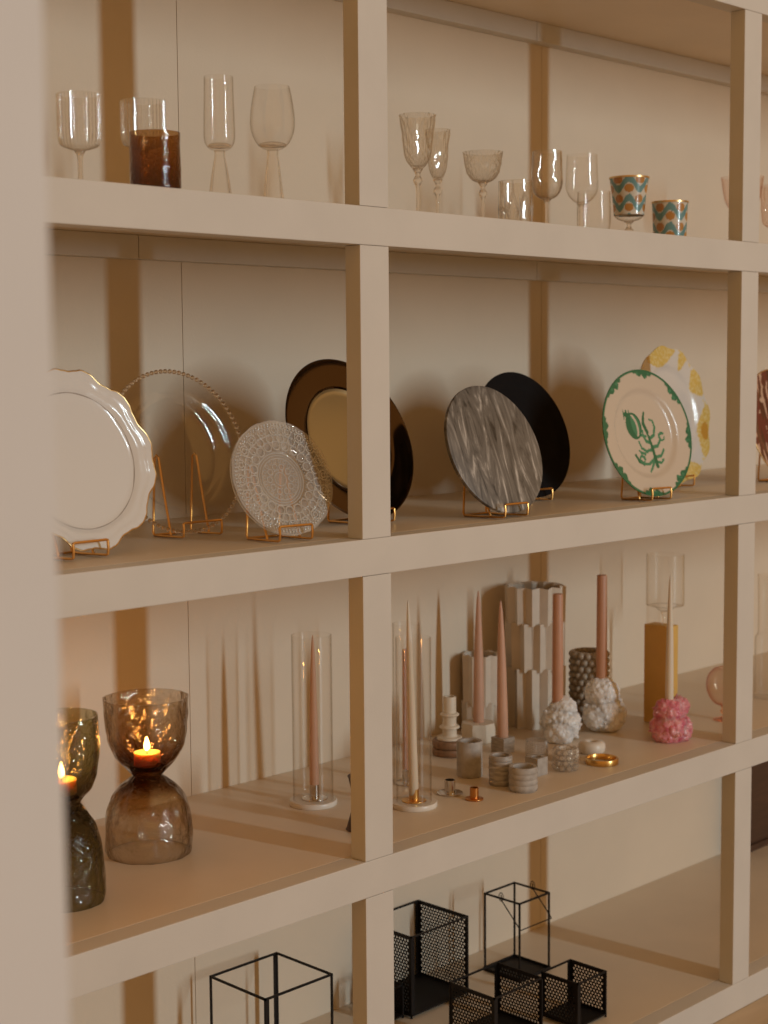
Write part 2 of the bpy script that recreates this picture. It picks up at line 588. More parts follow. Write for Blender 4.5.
stemware('wine_glass', 'round-bottomed etched wine glass behind and left of the plain wine glass', 'wine glass', .960, .30,
         [(0, .104), (.014, .105), (.032, .118), (.0405, .142), (.041, .17), (.0385, .228)], [(0, .004), (.008, .006), (.0055, .03), (.005, .07), (.006, .095), (.012, .106), (0, .107)], M_cut, mod=facets(9, .03, 10), n=108, foot=.034)
stemware('wine_glass', 'plain clear wine glass with angular bowl beside the patterned goblet', 'wine glass', 1.053, .26,
         [(0, .098), (.016, .099), (.034, .114), (.0435, .134), (.0435, .16), (.041, .223)], [(0, .004), (.010, .006), (.007, .03), (.0065, .07), (.008, .088), (.015, .1), (0, .101)], M_glass, foot=.036, n=10, bn=3)
H, R = .109, .042
tag(G().lathe(bowl_prof(spl([(0, 0), (R * .55, 0), (R * .82, .006), (R * .98, .024), (R, .05), (R * .99, .08), (R * .97, H)], 6), .0018, .008), 56).build('tumbler', M_glass, loc=(.946, .14, Z1)),
    'small plain clear tumbler in front of the angular wine glass', 'tumbler')

# enamelled pair
TEAL, GOLD, CREAM = (.12, .27, .28), (.44, .20, .05), (.62, .58, .50)


def ikat(nrep, zs, z0):
    def f(p):
        t = atan2(p.y, p.x) / (2 * pi) * nrep
        v = (p.z - z0) / zs
        j = noise.noise(Vector((t * 9, v * 2, 1))) * .05
        u = t % 1
        tri = .5 + .5 * cos(2 * pi * u)
        w = (v - .55 * tri + j) % 1
        if w < .40:
            return TEAL
        du = (u - .5) / .22
        # gold ovals sit in the pockets between the chevrons
        for kk in (-1, 0, 1, 2):
            dv = (v - (kk + .70)) / .215
            if du * du + dv * dv < 1:
                return GOLD
        du2 = (((u + .5) % 1) - .5) / .22
        for kk in (-1, 0, 1, 2):
            dv = (v - (kk + 1.25)) / .215
            if du2 * du2 + dv * dv < 1:
                return GOLD
        return CREAM
    return f


def rim_band(t, R, z, w=.0022):
    G().lathe([(R + .0004, z - .004), (R + .0014, z - .004), (R + .0014, z + .0006), (R - w, z + .0006), (R - w, z - .002)], 64).build('gold_rim', M_goldrim, t)


def enamel_goblet(x, y):
    t = thing('painted_goblet', 'goblet with teal zigzag and gold oval pattern on a clear knopped stem', 'goblet', (x, y, Z1))
    prof = [(.040, .072), (.0415, .09), (.0445, .12), (.0485, .15), (.0515, .173)]
    pts = spl(prof, 12)
    G().lathe(pts + [(r - .002, z) for r, z in pts[::-1]], 200).build('bowl', M_paintglass, t, colfn=ikat(5, .050, .078))
    G().lathe(bowl_prof(spl([(0, .055), (.012, .056), (.03, .062), (.0402, .0719)], 6), .002, .003), 56).build('bowl_base', M_glass, t)
    G().lathe(spl([(0, .004), (.009, .006), (.006, .014), (.006, .022), (.012, .032), (.006, .042), (.007, .050), (.013, .056), (0, .0565)], 5), 32).build('stem', M_solid, t)
    G().lathe([(0, .0045), (.02, .003), (.034, .001), (.033, 0), (0, 0)], 40).build('foot', M_solid, t)
    rim_band(t, .0512, .173)


enamel_goblet(1.202, .22)
t = thing('painted_tumbler', 'short tumbler with teal zigzag and gold oval pattern, rightmost before the right post', 'tumbler', (1.301, .16, Z1))
pts = spl([(.0435, .002), (.0445, .03), (.046, .07), (.0476, .11)], 14)
G().lathe([(0, .001)] + pts + [(r - .002, z) for r, z in pts[::-1]] + [(0, .006)], 200).build('body', M_paintglass, t, colfn=ikat(5, .052, .004))
rim_band(t, .0474, .11)

stemware('wine_glass', 'pale pink tinted wine glass mostly hidden behind the right post', 'wine glass', 1.969, .36,
         [(0, .132), (.014, .134), (.036, .150), (.05, .172), (.058, .205), (.064, .249)], knop_stem(.132), M_pinkc, smat=M_solidP, foot=.04)
stemware('goblet', 'pink cut glass goblet right of the right post on the top shelf', 'goblet', 1.79, .14,
         [(0, .066), (.016, .068), (.034, .080), (.039, .105), (.041, .14), (.043, .191)], [(0, .004), (.010, .006), (.006, .015), (.013, .032), (.014, .042), (.007, .055), (.014, .067), (0, .068)], M_pinkc, smat=M_solidP, mod=facets(16, .10, 20), n=64, bn=3, flat=True, foot=.036)

for o in list(COL.objects):
    if o.parent is None and abs(o.location.z - Z1) < 1e-6:
        o.scale.z = .972

# ------------------------------------------------------------------ plates on wire stands
LIFT = .012


def easel(x, y, th, yaw, label, hw=.040, h=.163, z=Z2):
    """bent wire plate stand; origin under the lowest point of its plate"""
    t = thing('plate_stand', label, 'plate stand', (x, y, z), 'wire plate stands', R_(yaw))
    r = .0026
    tn = math.tan(R_(th))
    y0 = .026
    RL = max(.062, h * tn + .020)
    for s in (-1, 1):
        ya = y0 + h * tn
        p = [(s * hw, -.017, .033), (s * hw, -.0185, .020), (s * hw, -.017, .0072), (s * hw, -.012, .0055), (s * hw, y0 * .4, .0045), (s * hw, y0 + .03, .003), (s * hw, y0 + RL - .004, .0028), (s * hw, y0 + RL, .008),
             (s * hw, y0 + RL + (ya + .012 - y0 - RL) * .45, .45 * h), (s * hw, ya + .012, h - .006), (s * hw, ya + .005, h), (s * hw, ya - .002, h - .004), (s * hw, y0 + .5 * h * tn, h * .5), (s * hw, y0, .006)]
        G().tube(p, r, 8).build('side_loop', M_gold, t)
    G().tube([(-hw, -.017, .033), (-hw * .9, -.0175, .0345), (0, -.0175, .0345), (hw * .9, -.0175, .0345), (hw, -.017, .033)], r, 8).build('front_bar', M_gold, t)
    G().tube([(-hw, y0 + RL - .002, .003), (hw, y0 + RL - .002, .003)], r, 8).build('rear_bar', M_gold, t)
    return t


def plate_pose(o, x, y, R, th, yaw, z=Z2):
    T, Y = R_(th), R_(yaw)
    up = Vector((-sin(Y) * sin(T), cos(Y) * sin(T), cos(T)))
    o.rotation_euler = (pi / 2 - T, 0, Y)
    o.location = Vector((x, y, z + LIFT)) + up * R
    return o


def plate_prof(R, well=.66, depth=.016, t=.004, n=4):
    f = [(0, -depth), (R * well * .5, -depth), (R * well * .86, -depth), (R * well * .97, -depth * .86), (R * (well + .05), -depth * .42), (R * (well + .12), -depth * .26), (R * .93, -.0012), (R, 0)]
    b = [(R, -t * .6), (R * .93, -t - .001), (R * (well + .12), -depth * .26 - t), (R * (well + .03), -depth * .6 - t), (R * well * .9, -depth - t), (R * .3, -depth - t), (0, -depth - t)]
    return spl(f, n) + spl(b, 3)


def dense(prof, step):
    out = []
    for (a, b) in zip(prof[:-1], prof[1:]):
        m = max(1, int(math.hypot(b[0] - a[0], b[1] - a[1]) / step))
        out += [(a[0] + (b[0] - a[0]) * k / m, a[1] + (b[1] - a[1]) * k / m) for k in range(m)]
    return out + [prof[-1]]


# white scalloped plate with gold edge
BR = [(0, .962), (5, .976), (10, 1.0), (15, .988), (26, .928), (33, .938), (40, .978), (45, .988)]


def brace(t):
    d = abs(((math.degrees(t) + 45) % 90) - 45)
    for (a, ra), (b, rb) in zip(BR[:-1], BR[1:]):
        if a <= d <= b:
            k = (d - a) / (b - a)
            k = k * k * (3 - 2 * k)
            return ra + (rb - ra) * k
    return 1


def brace_mod(R):
    def f(t, r, z):
        k = max(0, min(1, (r / R - .70) / .3))
        return r * (1 + (brace(t + R_(3)) - 1) * k), z + .0006 * k * cos(8 * t)
    return f


R = .176
t = thing('charger_plate', 'large white scalloped plate with a thin gold edge, leftmost on the plate shelf', 'plate', (0, 0, 0))
G().lathe(plate_prof(R, .76, .014), 240, brace_mod(R)).build('plate_body', M_white, t)
bm_ = brace_mod(R)
pts = []
for k in range(240):
    a = 2 * pi * k / 240
    rr, zz = bm_(a, R, 0)
    pts.append((rr * cos(a), rr * sin(a), zz - .001))
G().tube(pts, .0017, 8, True).build('gold_rim', M_goldrim, t)
G().lathe([(R * .740, -.0130), (R * .752, -.0105), (R * .748, -.0102), (R * .735, -.0129)], 120, closed=True).build('well_ring', pbr('grey_line_glaze', (.40, .36, .33), .3), t)
plate_pose(t, -.533, .153, .176, 15.5, 4)
easel(-.568, .151, 15.5, 4, 'gold wire stand under the white scalloped plate')

# clear beaded charger
R = .168
t = thing('charger_plate', 'large clear glass charger with a beaded rim behind the white scalloped plate', 'plate', (0, 0, 0))
G().lathe(plate_prof(R, .70, .018, .0035), 120).build('plate_body', M_chargerglass, t)
g = G()
for k in range(92):
    a = 2 * pi * k / 92
    g.ball((R * 1.012 * cos(a), R * 1.012 * sin(a), -.001), .0048, 2)
g.build('beaded_rim', M_bead, t)
plate_pose(t, -.212, .288, .171, 13.5, -1)
easel(-.196, .288, 13.5, -1, 'gold wire stand seen through the clear beaded charger', hw=.049, h=.170)

# pressed glass plate
R = .122
t = thing('pressed_glass_plate', 'small clear pressed glass plate with rosette pattern in front of the bronze charger', 'plate', (0, 0, 0))
pm = lambda tt, r, z: (r * (1 + (.012 * abs(cos(8 * tt)) - .012) * max(0, (r / R - .8) / .2)), z)
G().lathe(plate_prof(R, .50, .012, .003), 128, pm).build('plate_body', M_press, t)
g = G()


def zsurf(r):
    q = r / R
    return -.012 if q < .45 else (-.012 + .009 * min(1, (q - .45) / .12) + .003 * max(0, (q - .57) / .43))


def ring_of(n, r, br, ph=0.0, sub=1):
    for k in range(n):
        a = 2 * pi * (k + ph) / n
        g.ball((r * cos(a), r * sin(a), zsurf(r)), br, sub, Matrix.Diagonal((br, br, br * .6, 1)))


def torus(cx, cy, rr, w, n=14):
    z = zsurf(math.hypot(cx, cy)) + .0006
    g.tube([(cx + rr * cos(2 * pi * k / n), cy + rr * sin(2 * pi * k / n), z) for k in range(n)], w, 6, True)


for rr, w in ((.118, .0016), (.0555, .0014), (.050, .0009), (.044, .0012), (.014, .001)):
    torus(0, 0, rr, w, 64)
for k in range(10):
    a = 2 * pi * k / 10
    torus(.027 * cos(a), .027 * sin(a), .0062, .0014)
for k in range(20):
    a = 2 * pi * (k + .5) / 20
    torus(.0385 * cos(a), .0385 * sin(a), .0035, .0010, 10)
for k in range(20):
    a = 2 * pi * k / 20
    torus(.069 * cos(a), .069 * sin(a), .0092, .0014)
    torus(.084 * cos(a + pi / 20), .084 * sin(a + pi / 20), .0085, .0016)
    torus(.1005 * cos(a), .1005 * sin(a), .0105, .0016)
    torus(.1005 * cos(a), .1005 * sin(a), .0052, .0014, 10)
for rr, n in ((.061, 60), (.079, 44), (.0925, 72), (.097, 40), (.105, 80), (.110, 88), (.114, 92), (.0905, 60)):
    ring_of(n, rr, .0024 if rr > .07 else .0016, .5)
ring_of(12, .020, .0018)
g.build('pressed_pattern', M_relief, t)
plate_pose(t, -.112, .078, .122, 19.5, -6)
easel(-.125, .078, 19.5, -6, 'gold wire stand under the small pressed glass plate', hw=.040, h=.15)

# bronze and gold metal charger
R = .191
t = thing('charger_plate', 'shiny bronze rimmed metal charger with satin gold centre behind the left post', 'plate', (0, 0, 0))
G().lathe(spl([(R * .66, -.010), (R * .72, -.006), (R * .9, -.001), (R * .985, 0), (R, -.002), (R * .985, -.004), (R * .72, -.010), (R * .66, -.0125)], 5), 120).build('rim', M_bronze, t)
G().lathe(spl([(0, -.016), (R * .5, -.016), (R * .60, -.0155), (R * .635, -.013), (R * .662, -.0098), (R * .655, -.0125), (R * .6, -.018), (0, -.019)], 5), 120).build('centre', M_satin, t)
G().lathe([(R * .648, -.0105), (R * .664, -.0075), (R * .672, -.0085), (R * .655, -.0115)], 120, closed=True).build('centre_ring', M_bronze, t)
plate_pose(t, .243, .205, .192, 22, 2)
easel(.243, .205, 22, 2, 'gold wire stand hidden behind the left post under the bronze charger')


# stone plates
def disc(R, th, b=.002):
    return [(0, 0), (R - b, 0), (R - b * .3, -b * .3), (R, -b), (R, -th + b), (R - b * .3, -th + b * .3), (R - b, -th), (0, -th)]


o = tag(G().lathe(disc(.157, .010), 128).build('marble_plate', M_marbleplate), 'round grey veined marble plate in front of the black plate', 'plate')
plate_pose(o, .556, .066, .157, 21.5, 0)
easel(.541, .066, 21.5, 0, 'gold wire stand under the grey marble plate')
R = .169
o = tag(G().lathe(plate_prof(R, .80, .006, .005), 128).build('dinner_plate', M_blackplate), 'round matte black plate standing behind the grey marble plate', 'plate')
plate_pose(o, .925, .292, R, 18, -2)
easel(.911, .292, 18, -2, 'gold wire stand under the matte black plate')

# painted plates: colour is a function of the place on the plate
CR, GR, GR2 = (.62, .53, .43), (.016, .15, .075), (.05, .24, .13)


def seg_d(px, py, ax, ay, bx, by):
    dx, dy = bx - ax, by - ay
    k = max(0, min(1, ((px - ax) * dx + (py - ay) * dy) / (dx * dx + dy * dy + 1e-12)))
    return math.hypot(px - ax - k * dx, py - ay - k * dy)


def arc(cx, cy, r, a0, a1, n=7):
    return [(cx + r * cos(R_(a0 + (a1 - a0) * k / n)), cy + r * sin(R_(a0 + (a1 - a0) * k / n))) for k in range(n + 1)]


# the painted flower sprig (units of plate radius)
STROKES = [([(.20, -.52), (.17, -.36), (.14, -.2), (.10, -.05), (.04, .08)], .022), ([(.16, -.40), (.02, -.48), (-.1, -.47)], .018),
           ([(.14, -.25), (0, -.28), (-.1, -.22), (-.14, -.12)], .018), ([(.13, -.15), (.03, -.12), (-.03, -.02), (-.02, .05)], .018), ([(.18, -.38), (.32, -.36), (.40, -.26)], .018),
           ([(.15, -.22), (.28, -.2), (.36, -.1), (.34, -.02)], .018), ([(.12, -.08), (.22, -.03), (.27, .10), (.24, .2), (.17, .22)], .017), ([(.08, .02), (.02, .16), (.04, .26), (.07, .33)], .022),
           ([(.16, -.42), (.06, -.56), (.02, -.6)], .016), ([(.2, -.45), (.3, -.47), (.36, -.42)], .016), ([(-.13, .02), (-.06, -.02), (.04, -.04)], .018),
           (arc(-.12, -.4, .055, 0, 320), .014), (arc(.40, -.06, .06, 60, 360), .014), ([(-.10, -.47), (-.2, -.42), (-.26, -.33)], .022), ([(-.04, -.32), (-.12, -.3), (-.16, -.26)], .016)]
BULB = (-.20, .13, .17, .215)


def plate_green(R):
    def f(p):
        x, y = p.x / R, p.y / R
        r = math.hypot(x, y)
        if p.z < -.0235:
            return CR
        if r > .972:
            return GR
        if r < .62:
            bx, by, ba, bb = BULB
            u, v = (x - bx), (y - by)
            c, s = cos(.25), sin(.25)
            u, v = (u * c + v * s) / ba, (-u * s + v * c) / bb
            q = u * u + v * v
            if q < 1:
                if q > .70 or abs(u + .42 * (1 - v * v) - .06) < .09:
                    return GR
                if abs(u - .50 * (1 - v * v) + .05) < .13:
                    return CR
                return GR2 if u > -.25 else GR
            if abs(x + .33) < .07 and abs(y - .31) < .055 + .03 * sin(x * 90):
                return GR
            for pts, w in STROKES:
                for a, b in zip(pts[:-1], pts[1:]):
                    if seg_d(x, y, *a, *b) < w * 1.25 * (1.45 - .9 * (pts.index(b) / len(pts))):
                        return GR2 if w < .02 else GR
            return CR
        # leafy sprays hugging the edge
        a = (math.degrees(atan2(y, x)) - 18) % 45
        ph = (a - 22.5) / 22.5
        if abs(ph) < .60:
            edge = .965
            base = .968 - .012 * (1 - abs(ph))
            lobe = .135 * (1 - ph * .8) * .62 * (.25 + .75 * abs(sin(ph * 8)) ** .7)
            if r > base - lobe * (1 - (abs(ph) / .60) ** 3):
                return GR if noise.noise(Vector((x * 16, y * 16, 0))) > -.25 else GR2
        return CR
    return f


R = .167
o = G().lathe(dense(plate_prof(R, .66, .016, .004), R / 80), 340).build('dinner_plate', M_paintware, colfn=plate_green(R))
tag(o, 'cream plate painted with a green flower sprig and green leafy edge', 'plate')
plate_pose(o, 1.142, .076, .167, 13, -6)
easel(1.131, .076, 13, -6, 'gold wire stand under the green flower plate', hw=.036)

YE, YE2, ORG, WH = (.72, .50, .13), (.78, .62, .28), (.60, .31, .05), (.72, .68, .63)


def plate_yellow(R):
    def f(p):
        x, y = p.x / R, p.y / R
        r = math.hypot(x, y)
        if r < .68:
            return WH
        a = math.degrees(atan2(y, x))
        for c, wdt, deep in ((100, 25, 1.0), (62, 7, .8), (30, 15, 1.0), (-18, 26, 1.0), (-75, 20, 1), (-130, 20, 1), (170, 22, 1)):
            d = (a - c + 180) % 360 - 180
            lim = .70 + .12 * (1 - deep) + .22 * (abs(d) / wdt) ** 2
            if abs(d) < wdt + 4 * noise.noise(Vector((r * 9, c, 0))) and r > lim:
                if c == -18 and (d / 9) ** 2 + ((r - .87) / .085) ** 2 < 1:
                    return ORG
                return YE if noise.noise(Vector((x * 26, y * 26, 2))) > -.12 else YE2
        if r > .9 and noise.noise(Vector((x * 20, y * 20, 5))) > .30:
            return YE2
        return WH
    return f


R = .199
scal = lambda tt, r, z: (r * (1 - .035 * (.5 - .5 * cos(11 * tt)) * max(0, (r / R - .72) / .28)), z + .002 * cos(11 * tt) * max(0, (r / R - .72) / .28))
o = G().lathe(dense(plate_prof(R, .68, .018, .004), R / 60), 264, scal).build('dinner_plate', M_paintware, colfn=plate_yellow(R))
tag(o, 'white scalloped plate with yellow floral border behind the green flower plate', 'plate')
plate_pose(o, 1.547, .274, .199, 9.5, 4)
easel(1.535, .274, 9.5, 4, 'gold wire stand under the yellow bordered plate')

RED, RED2, CRM = (.12, .008, .016), (.06, .006, .010), (.56, .38, .28)


def plate_red(R):
    def f(p):
        x, y = p.x / R, p.y / R
        n1 = noise.noise(Vector((x * 11, y * 1.6, 3)))
        n2 = noise.noise(Vector((x * 3, y * 3.2, 8)))
        if n1 > .18 and n2 > -.25:
            return CRM
        if n2 > .42:
            return CRM
        return RED if n1 > -.15 else RED2
    return f


R = .165
t = thing('dinner_plate', 'dark red and cream streaked plate with gold edge right of the right post', 'plate', (0, 0, 0))
G().lathe(dense(plate_prof(R, .72, .010, .004), R / 50), 220).build('plate_body', M_paintware, t, colfn=plate_red(R))
G().tube([(R * cos(2 * pi * k / 120), R * sin(2 * pi * k / 120), -.001) for k in range(120)], .0018, 8, True).build('gold_rim', M_goldrim, t)
PRX, PRY = 1.93, .155
plate_pose(t, PRX, PRY, R, 14, 0)
easel(PRX, PRY, 14, 0, 'gold wire stand under the dark red streaked plate')

# ------------------------------------------------------------------ hourglass candle vases
def hourglass(x, y, lower, waist, upper, mat, label, seed, sz):
    """bell below, bowl above, joined at a solid waist"""
    lo = spl(lower + [waist], 8)
    hi = spl([waist] + upper, 8)
    tk = .0034
    wz, wr = waist[1], waist[0]
    inner_lo = [(max(r - tk, 0), z) for r, z in lo if z < wz - .014]
    inner_hi = [(max(r - tk, 0), z) for r, z in hi if z > wz + .012]
    prof = [(0, wz - .011)] + inner_lo[::-1] + lo + hi[1:] + inner_hi[::-1] + [(0, wz + .009)]
    o = G().lathe(prof, 128, wob(sz, 42, seed)).build('candle_vase', mat, loc=(x, y, Z3))
    return tag(o, label, 'candle holder', 'hourglass candle vases')


hourglass(-.267, .384, [(.0885, 0), (.0915, .012), (.0925, .04), (.0890, .08), (.080, .115), (.062, .142), (.042, .158)], (.030, .168),
          [(.042, .180), (.060, .200), (.075, .225), (.0835, .255), (.0875, .295), (.0890, .334)], M_smoke, 'smoky brown hourglass-shaped rippled glass candle vase with lit candle', 4, .0030)
hourglass(-.562, .258, [(.0775, 0), (.0795, .015), (.0780, .06), (.0735, .105), (.063, .145), (.047, .172)], (.034, .190),
          [(.041, .202), (.058, .222), (.068, .252), (.0725, .290), (.073, .330), (.0715, .362)], M_green, 'dark green hourglass-shaped glass candle vase at the left edge', 11, .0022)


def votive(x, y, z, label, r=.028, h=.028):
    t = thing('votive_candle', label, 'candle', (x, y, z), 'lit votive candles')
    wx = G().lathe(spl([(0, .0), (r * .93, 0), (r, .004), (r, h * .9), (r * .95, h), (r * .6, h - .003), (0, h - .004)], 3), 40).build('wax', M_votive, t)
    G().tube([(0, 0, h - .005), (.0006, 0, h + .003), (.001, 0, h + .006)], .0009, 6).build('wick', M_darkwood, wx)
    G().lathe(spl([(0, h + .002), (.0045, h + .006), (.0065, h + .012), (.0052, h + .020), (.0025, h + .028), (0, h + .034)], 4), 16).build('flame', M_flame, t)
    ld = bpy.data.lights.new('candle_glow', 'POINT')
    ld.energy = CANDLE_W
    ld.color = (1, .46, .13)
    ld.shadow_soft_size = .008
    lo = bpy.data.objects.new('candle_glow', ld)
    COL.objects.link(lo)
    lo.parent = t
    lo.location = (0, 0, h + .042)
    return t


CANDLE_W = .42
votive(-.267, .384, Z3 + .1880, 'lit votive candle inside the smoky brown candle vase')
votive(-.562, .258, Z3 + .2100, 'lit votive candle inside the dark green candle vase')

# ------------------------------------------------------------------ tapers under glass cylinders
def cyl_glass(x, y, z, r, h, label):
    t = .0018
    o = G().lathe([(r, 0), (r, h - .001), (r - t * .5, h), (r - t, h - .001), (r - t, 0)], 72, closed=True).build('glass_cylinder', M_glass, loc=(x, y, z))
    return tag(o, label, 'glass cylinder', 'glass candle cylinders')


def round_base(x, y, r, h, label):  # marble base disc the cylinder and taper holder stand on
    o = G().lathe([(0, 0), (r - .001, 0), (r, .0015), (r, h - .002), (r - .0015, h), (0, h)], 64).build('marble_base', M_marble, loc=(x, y, Z3))
    return tag(o, label, 'candle base', 'round marble candle bases')


def cup_holder(x, y, z, mat, label, pr=.028, cr=.011, ch=.024, ph=.003):
    t = thing('taper_holder', label, 'candle holder', (x, y, z), 'metal taper holders')
    G().lathe([(0, 0), (pr, 0), (pr + .0005, .001), (pr, ph - .0008), (pr - .002, ph), (cr, ph + .0004), (0, ph + .0004)], 48).build('saucer', mat, t)
    G().lathe([(cr, ph + .0004), (cr, ch - .0006), (cr - .0008, ch), (cr - .0016, ch - .0006), (cr - .0016, ph + .002), (0, ph + .002)], 40).build('cup', mat, t)
    return t


def taper(x, y, z, h, r, mat, label, tip=True, lean=(0, 0), group=None, top=.012):
    if tip:
        prof = [(0, 0), (r * .9, 0), (r, .004), (r * .98, h * .2), (r * .84, h * .5), (r * .60, h * .75), (r * .36, h * .92), (r * .16, h * .985), (0, h)]
    else:
        prof = [(0, 0), (r * .95, 0), (r, .003), (r * .96, h * .5), (r * .90, h - .003), (r * .8, h), (0, h - .001)]
    o = G().lathe(prof, 32, lambda t, rr, zz: (rr, zz)).build('taper_candle', mat, loc=(x, y, z))
    o.rotation_euler = (R_(lean[0]), R_(lean[1]), 0)
    return tag(o, label, 'candle', group or 'candles standing on the display shelf')


BH = .012
round_base(.222, .402, .056, BH, 'round white marble base under the glass cylinder left of the left post')
cyl_glass(.222, .402, Z3 + BH + .0003, .0475, .390, 'tall clear glass cylinder around the pink taper left of the left post')
cup_holder(.226, .402, Z3 + BH + .0003, M_silver, 'silver taper holder inside the glass cylinder left of the left post', .030, .0115, .034)
taper(.226, .402, Z3 + BH + .006, .384, .0112, M_pinkwax, 'dusty pink taper candle in the silver holder inside the left glass cylinder')

round_base(.372, .218, .0545, BH, 'round white marble base under the front glass cylinder right of the left post')
cyl_glass(.372, .218, Z3 + BH + .0003, .0415, .386, 'tall clear glass cylinder nearest the shelf edge, right of the left post')
cup_holder(.372, .218, Z3 + BH + .0003, M_brass, 'brass taper holder inside the front glass cylinder', .0285, .0115, .029)
taper(.372, .218, Z3 + BH + .006, .47, .0112, M_ivorywax, 'ivory taper candle in the brass holder inside the front glass cylinder', lean=(0, -2.0))

cup_holder(.505, .37, Z3, M_silver, 'silver taper holder inside the rear glass cylinder', .028, .011, .036)
cyl_glass(.505, .37, Z3, .0335, .398, 'clear glass cylinder behind the front cylinder right of the left post')
taper(.505, .37, Z3 + .006, .328, .0102, M_rosewax, 'flat-topped terracotta pink candle in the rear glass cylinder', tip=False)

# dark turned holder mostly behind the left post
tag(G().lathe(spl([(0, 0), (.040, 0), (.041, .006), (.033, .035), (.026, .06), (.031, .088), (.037, .116), (.037, .120), (.012, .120), (.012, .105), (0, .105)], 5), 48).build('wooden_candle_holder', M_darkwood, loc=(.166, .170, Z3)),
    'dark waisted wooden candle holder mostly hidden behind the left post', 'candle holder')

# ------------------------------------------------------------------ candle display
for k, nm in enumerate(('brown round wooden coaster at the bottom under the ivory candlestick', 'brown round wooden coaster stacked on top under the ivory candlestick')):
    tag(G().lathe(spl([(0, 0), (.040, 0), (.0455, .004), (.0465, .010), (.0455, .016), (.040, .020), (0, .020)], 4), 48).build('wooden_coaster', M_brownclay, loc=(.792, .490, Z3 + .0205 * k)),
        nm, 'coaster', 'round wooden coasters')
t = thing('candlestick', 'small ivory ceramic candlestick with ring collars on the brown coasters', 'candlestick', (.792, .490, Z3 + .041))
G().lathe(spl([(0, 0), (.031, 0), (.033, .003), (.031, .007), (.020, .009), (.019, .028), (.020, .030)], 4) + [(0, .030)], 40).build('base', M_ivory, t)
G().lathe(spl([(0, .030), (.024, .030), (.0265, .033), (.024, .037), (.0185, .039), (.0185, .060), (.022, .062), (.026, .066), (.022, .070), (.0175, .071)], 4) + [(0, .071)], 40).build('collar', M_ivory, t)
G().lathe([(0, .071), (.0175, .071), (.0175, .112), (.016, .114), (.0125, .114), (.0125, .09), (0, .09)], 40).build('cup', M_ivory, t)


# wavy vases of staggered pleats
def pleat_vase(x, y, R, H, tiers, n, label, amp=.13, rot=0.0, n_ang=None):
    n_ang = n_ang or n * 16
    cuts = {3: [0, .43, .75, 1], 2: [0, .40, 1]}[tiers]
    cuts = [c * H for c in cuts]

    def tier(z):
        for k in range(tiers):
            if z < cuts[k + 1] - 1e-7:
                return k
        return tiers - 1

    def prof(t, z):
        k = tier(z)
        hs = cuts[k + 1] - cuts[k]
        u = (t + rot) / (2 * pi) * n + (.5 if k % 2 else 0)
        w = u % 1
        tri = abs(w - .5) * 2                     # 0 at ridge ... 1 at groove
        zz = (z - cuts[k]) / hs
        sag = .10 * sin(pi * zz)
        return R * (1 - amp * tri ** .8 * (1 - .2 * sag) - .03 * (1 - zz) * (1 - tri))

    g = G()
    rows = []
    zz = []
    for k in range(tiers):
        for q in range(9):
            hs = cuts[k + 1] - cuts[k]
            zz.append(cuts[k] + hs * min(.985, q / 8) + (.0006 if q == 0 and k else 0))
    vs, fs = [], []
    for z in zz:
        for j in range(n_ang):
            a = 2 * pi * j / n_ang
            rr = prof(a, z)
            u = ((a + rot) / (2 * pi) * n + (.5 if tier(z) % 2 else 0)) % 1
            tri = abs(u - .5) * 2
            kk = tier(z)
            hs = cuts[kk + 1] - cuts[kk]
            zl = (z - cuts[kk]) / hs
            dz = -.10 * hs * (1 - tri) * (1 - zl) * (1 if kk else 0) + .035 * hs * (tri - .5) * zl * (1 if kk == tiers - 1 else 0)
            vs.append((rr * cos(a), rr * sin(a), z + dz))
    nz = len(zz)
    for i in range(nz - 1):
        for j in range(n_ang):
            q = (j + 1) % n_ang
            fs.append((i * n_ang + j, i * n_ang + q, (i + 1) * n_ang + q, (i + 1) * n_ang + j))
    # mouth: wall thickness and inside
    o = len(vs)
    for lvl, (kr, z) in enumerate(((.90, H * .985), (.86, H * .6), (.84, .012))):
        for j in range(n_ang):
            a = 2 * pi * j / n_ang
            rr = prof(a, H * .98) * kr
            vs.append((rr * cos(a), rr * sin(a), z))
    rings = [(nz - 1) * n_ang, o, o + n_ang, o + 2 * n_ang]
    for a, b in zip(rings[:-1], rings[1:]):
        for j in range(n_ang):
            q = (j + 1) % n_ang
            fs.append((a + j, a + q, b + q, b + j))
    fs.append(tuple(rings[-1] + j for j in range(n_ang)))
    fs.append(tuple(range(n_ang - 1, -1, -1)))
    g.add(vs, fs)
    ob = g.build('pleated_vase', M_vase, loc=(x, y, Z3), angle=35)
    return tag(ob, label, 'vase', 'cream pleated vases')


pleat_vase(1.222, .552, .088, .402, 3, 12, 'tall cream vase of staggered vertical pleats near the back wall', amp=.17, rot=.2)
pleat_vase(1.050, .606, .056, .222, 2, 9, 'short cream pleated vase behind the first pink taper', amp=.16, rot=.1)


def octa_holder(x, y):
    t = thing('candle_holder', 'low ivory faceted candle holder in front of the short pleated vase', 'candle holder', (x, y, Z3))
    f = lambda a, r, z: (r * (1 - .10 * abs(cos(4 * a))), z)
    G().lathe([(0, 0), (.046, 0), (.049, .004), (.049, .040), (.046, .052), (.013, .052), (.013, .042), (0, .042)], 64, f).build('body', M_ivory, t, angle=25)
    return t


octa_holder(.956, .534)
taper(.960, .536, Z3 + .0425, .372, .0152, M_pinkwax, 'dusty pink taper candle in the low ivory holder, left of the two pointed ones', lean=(0, 0))


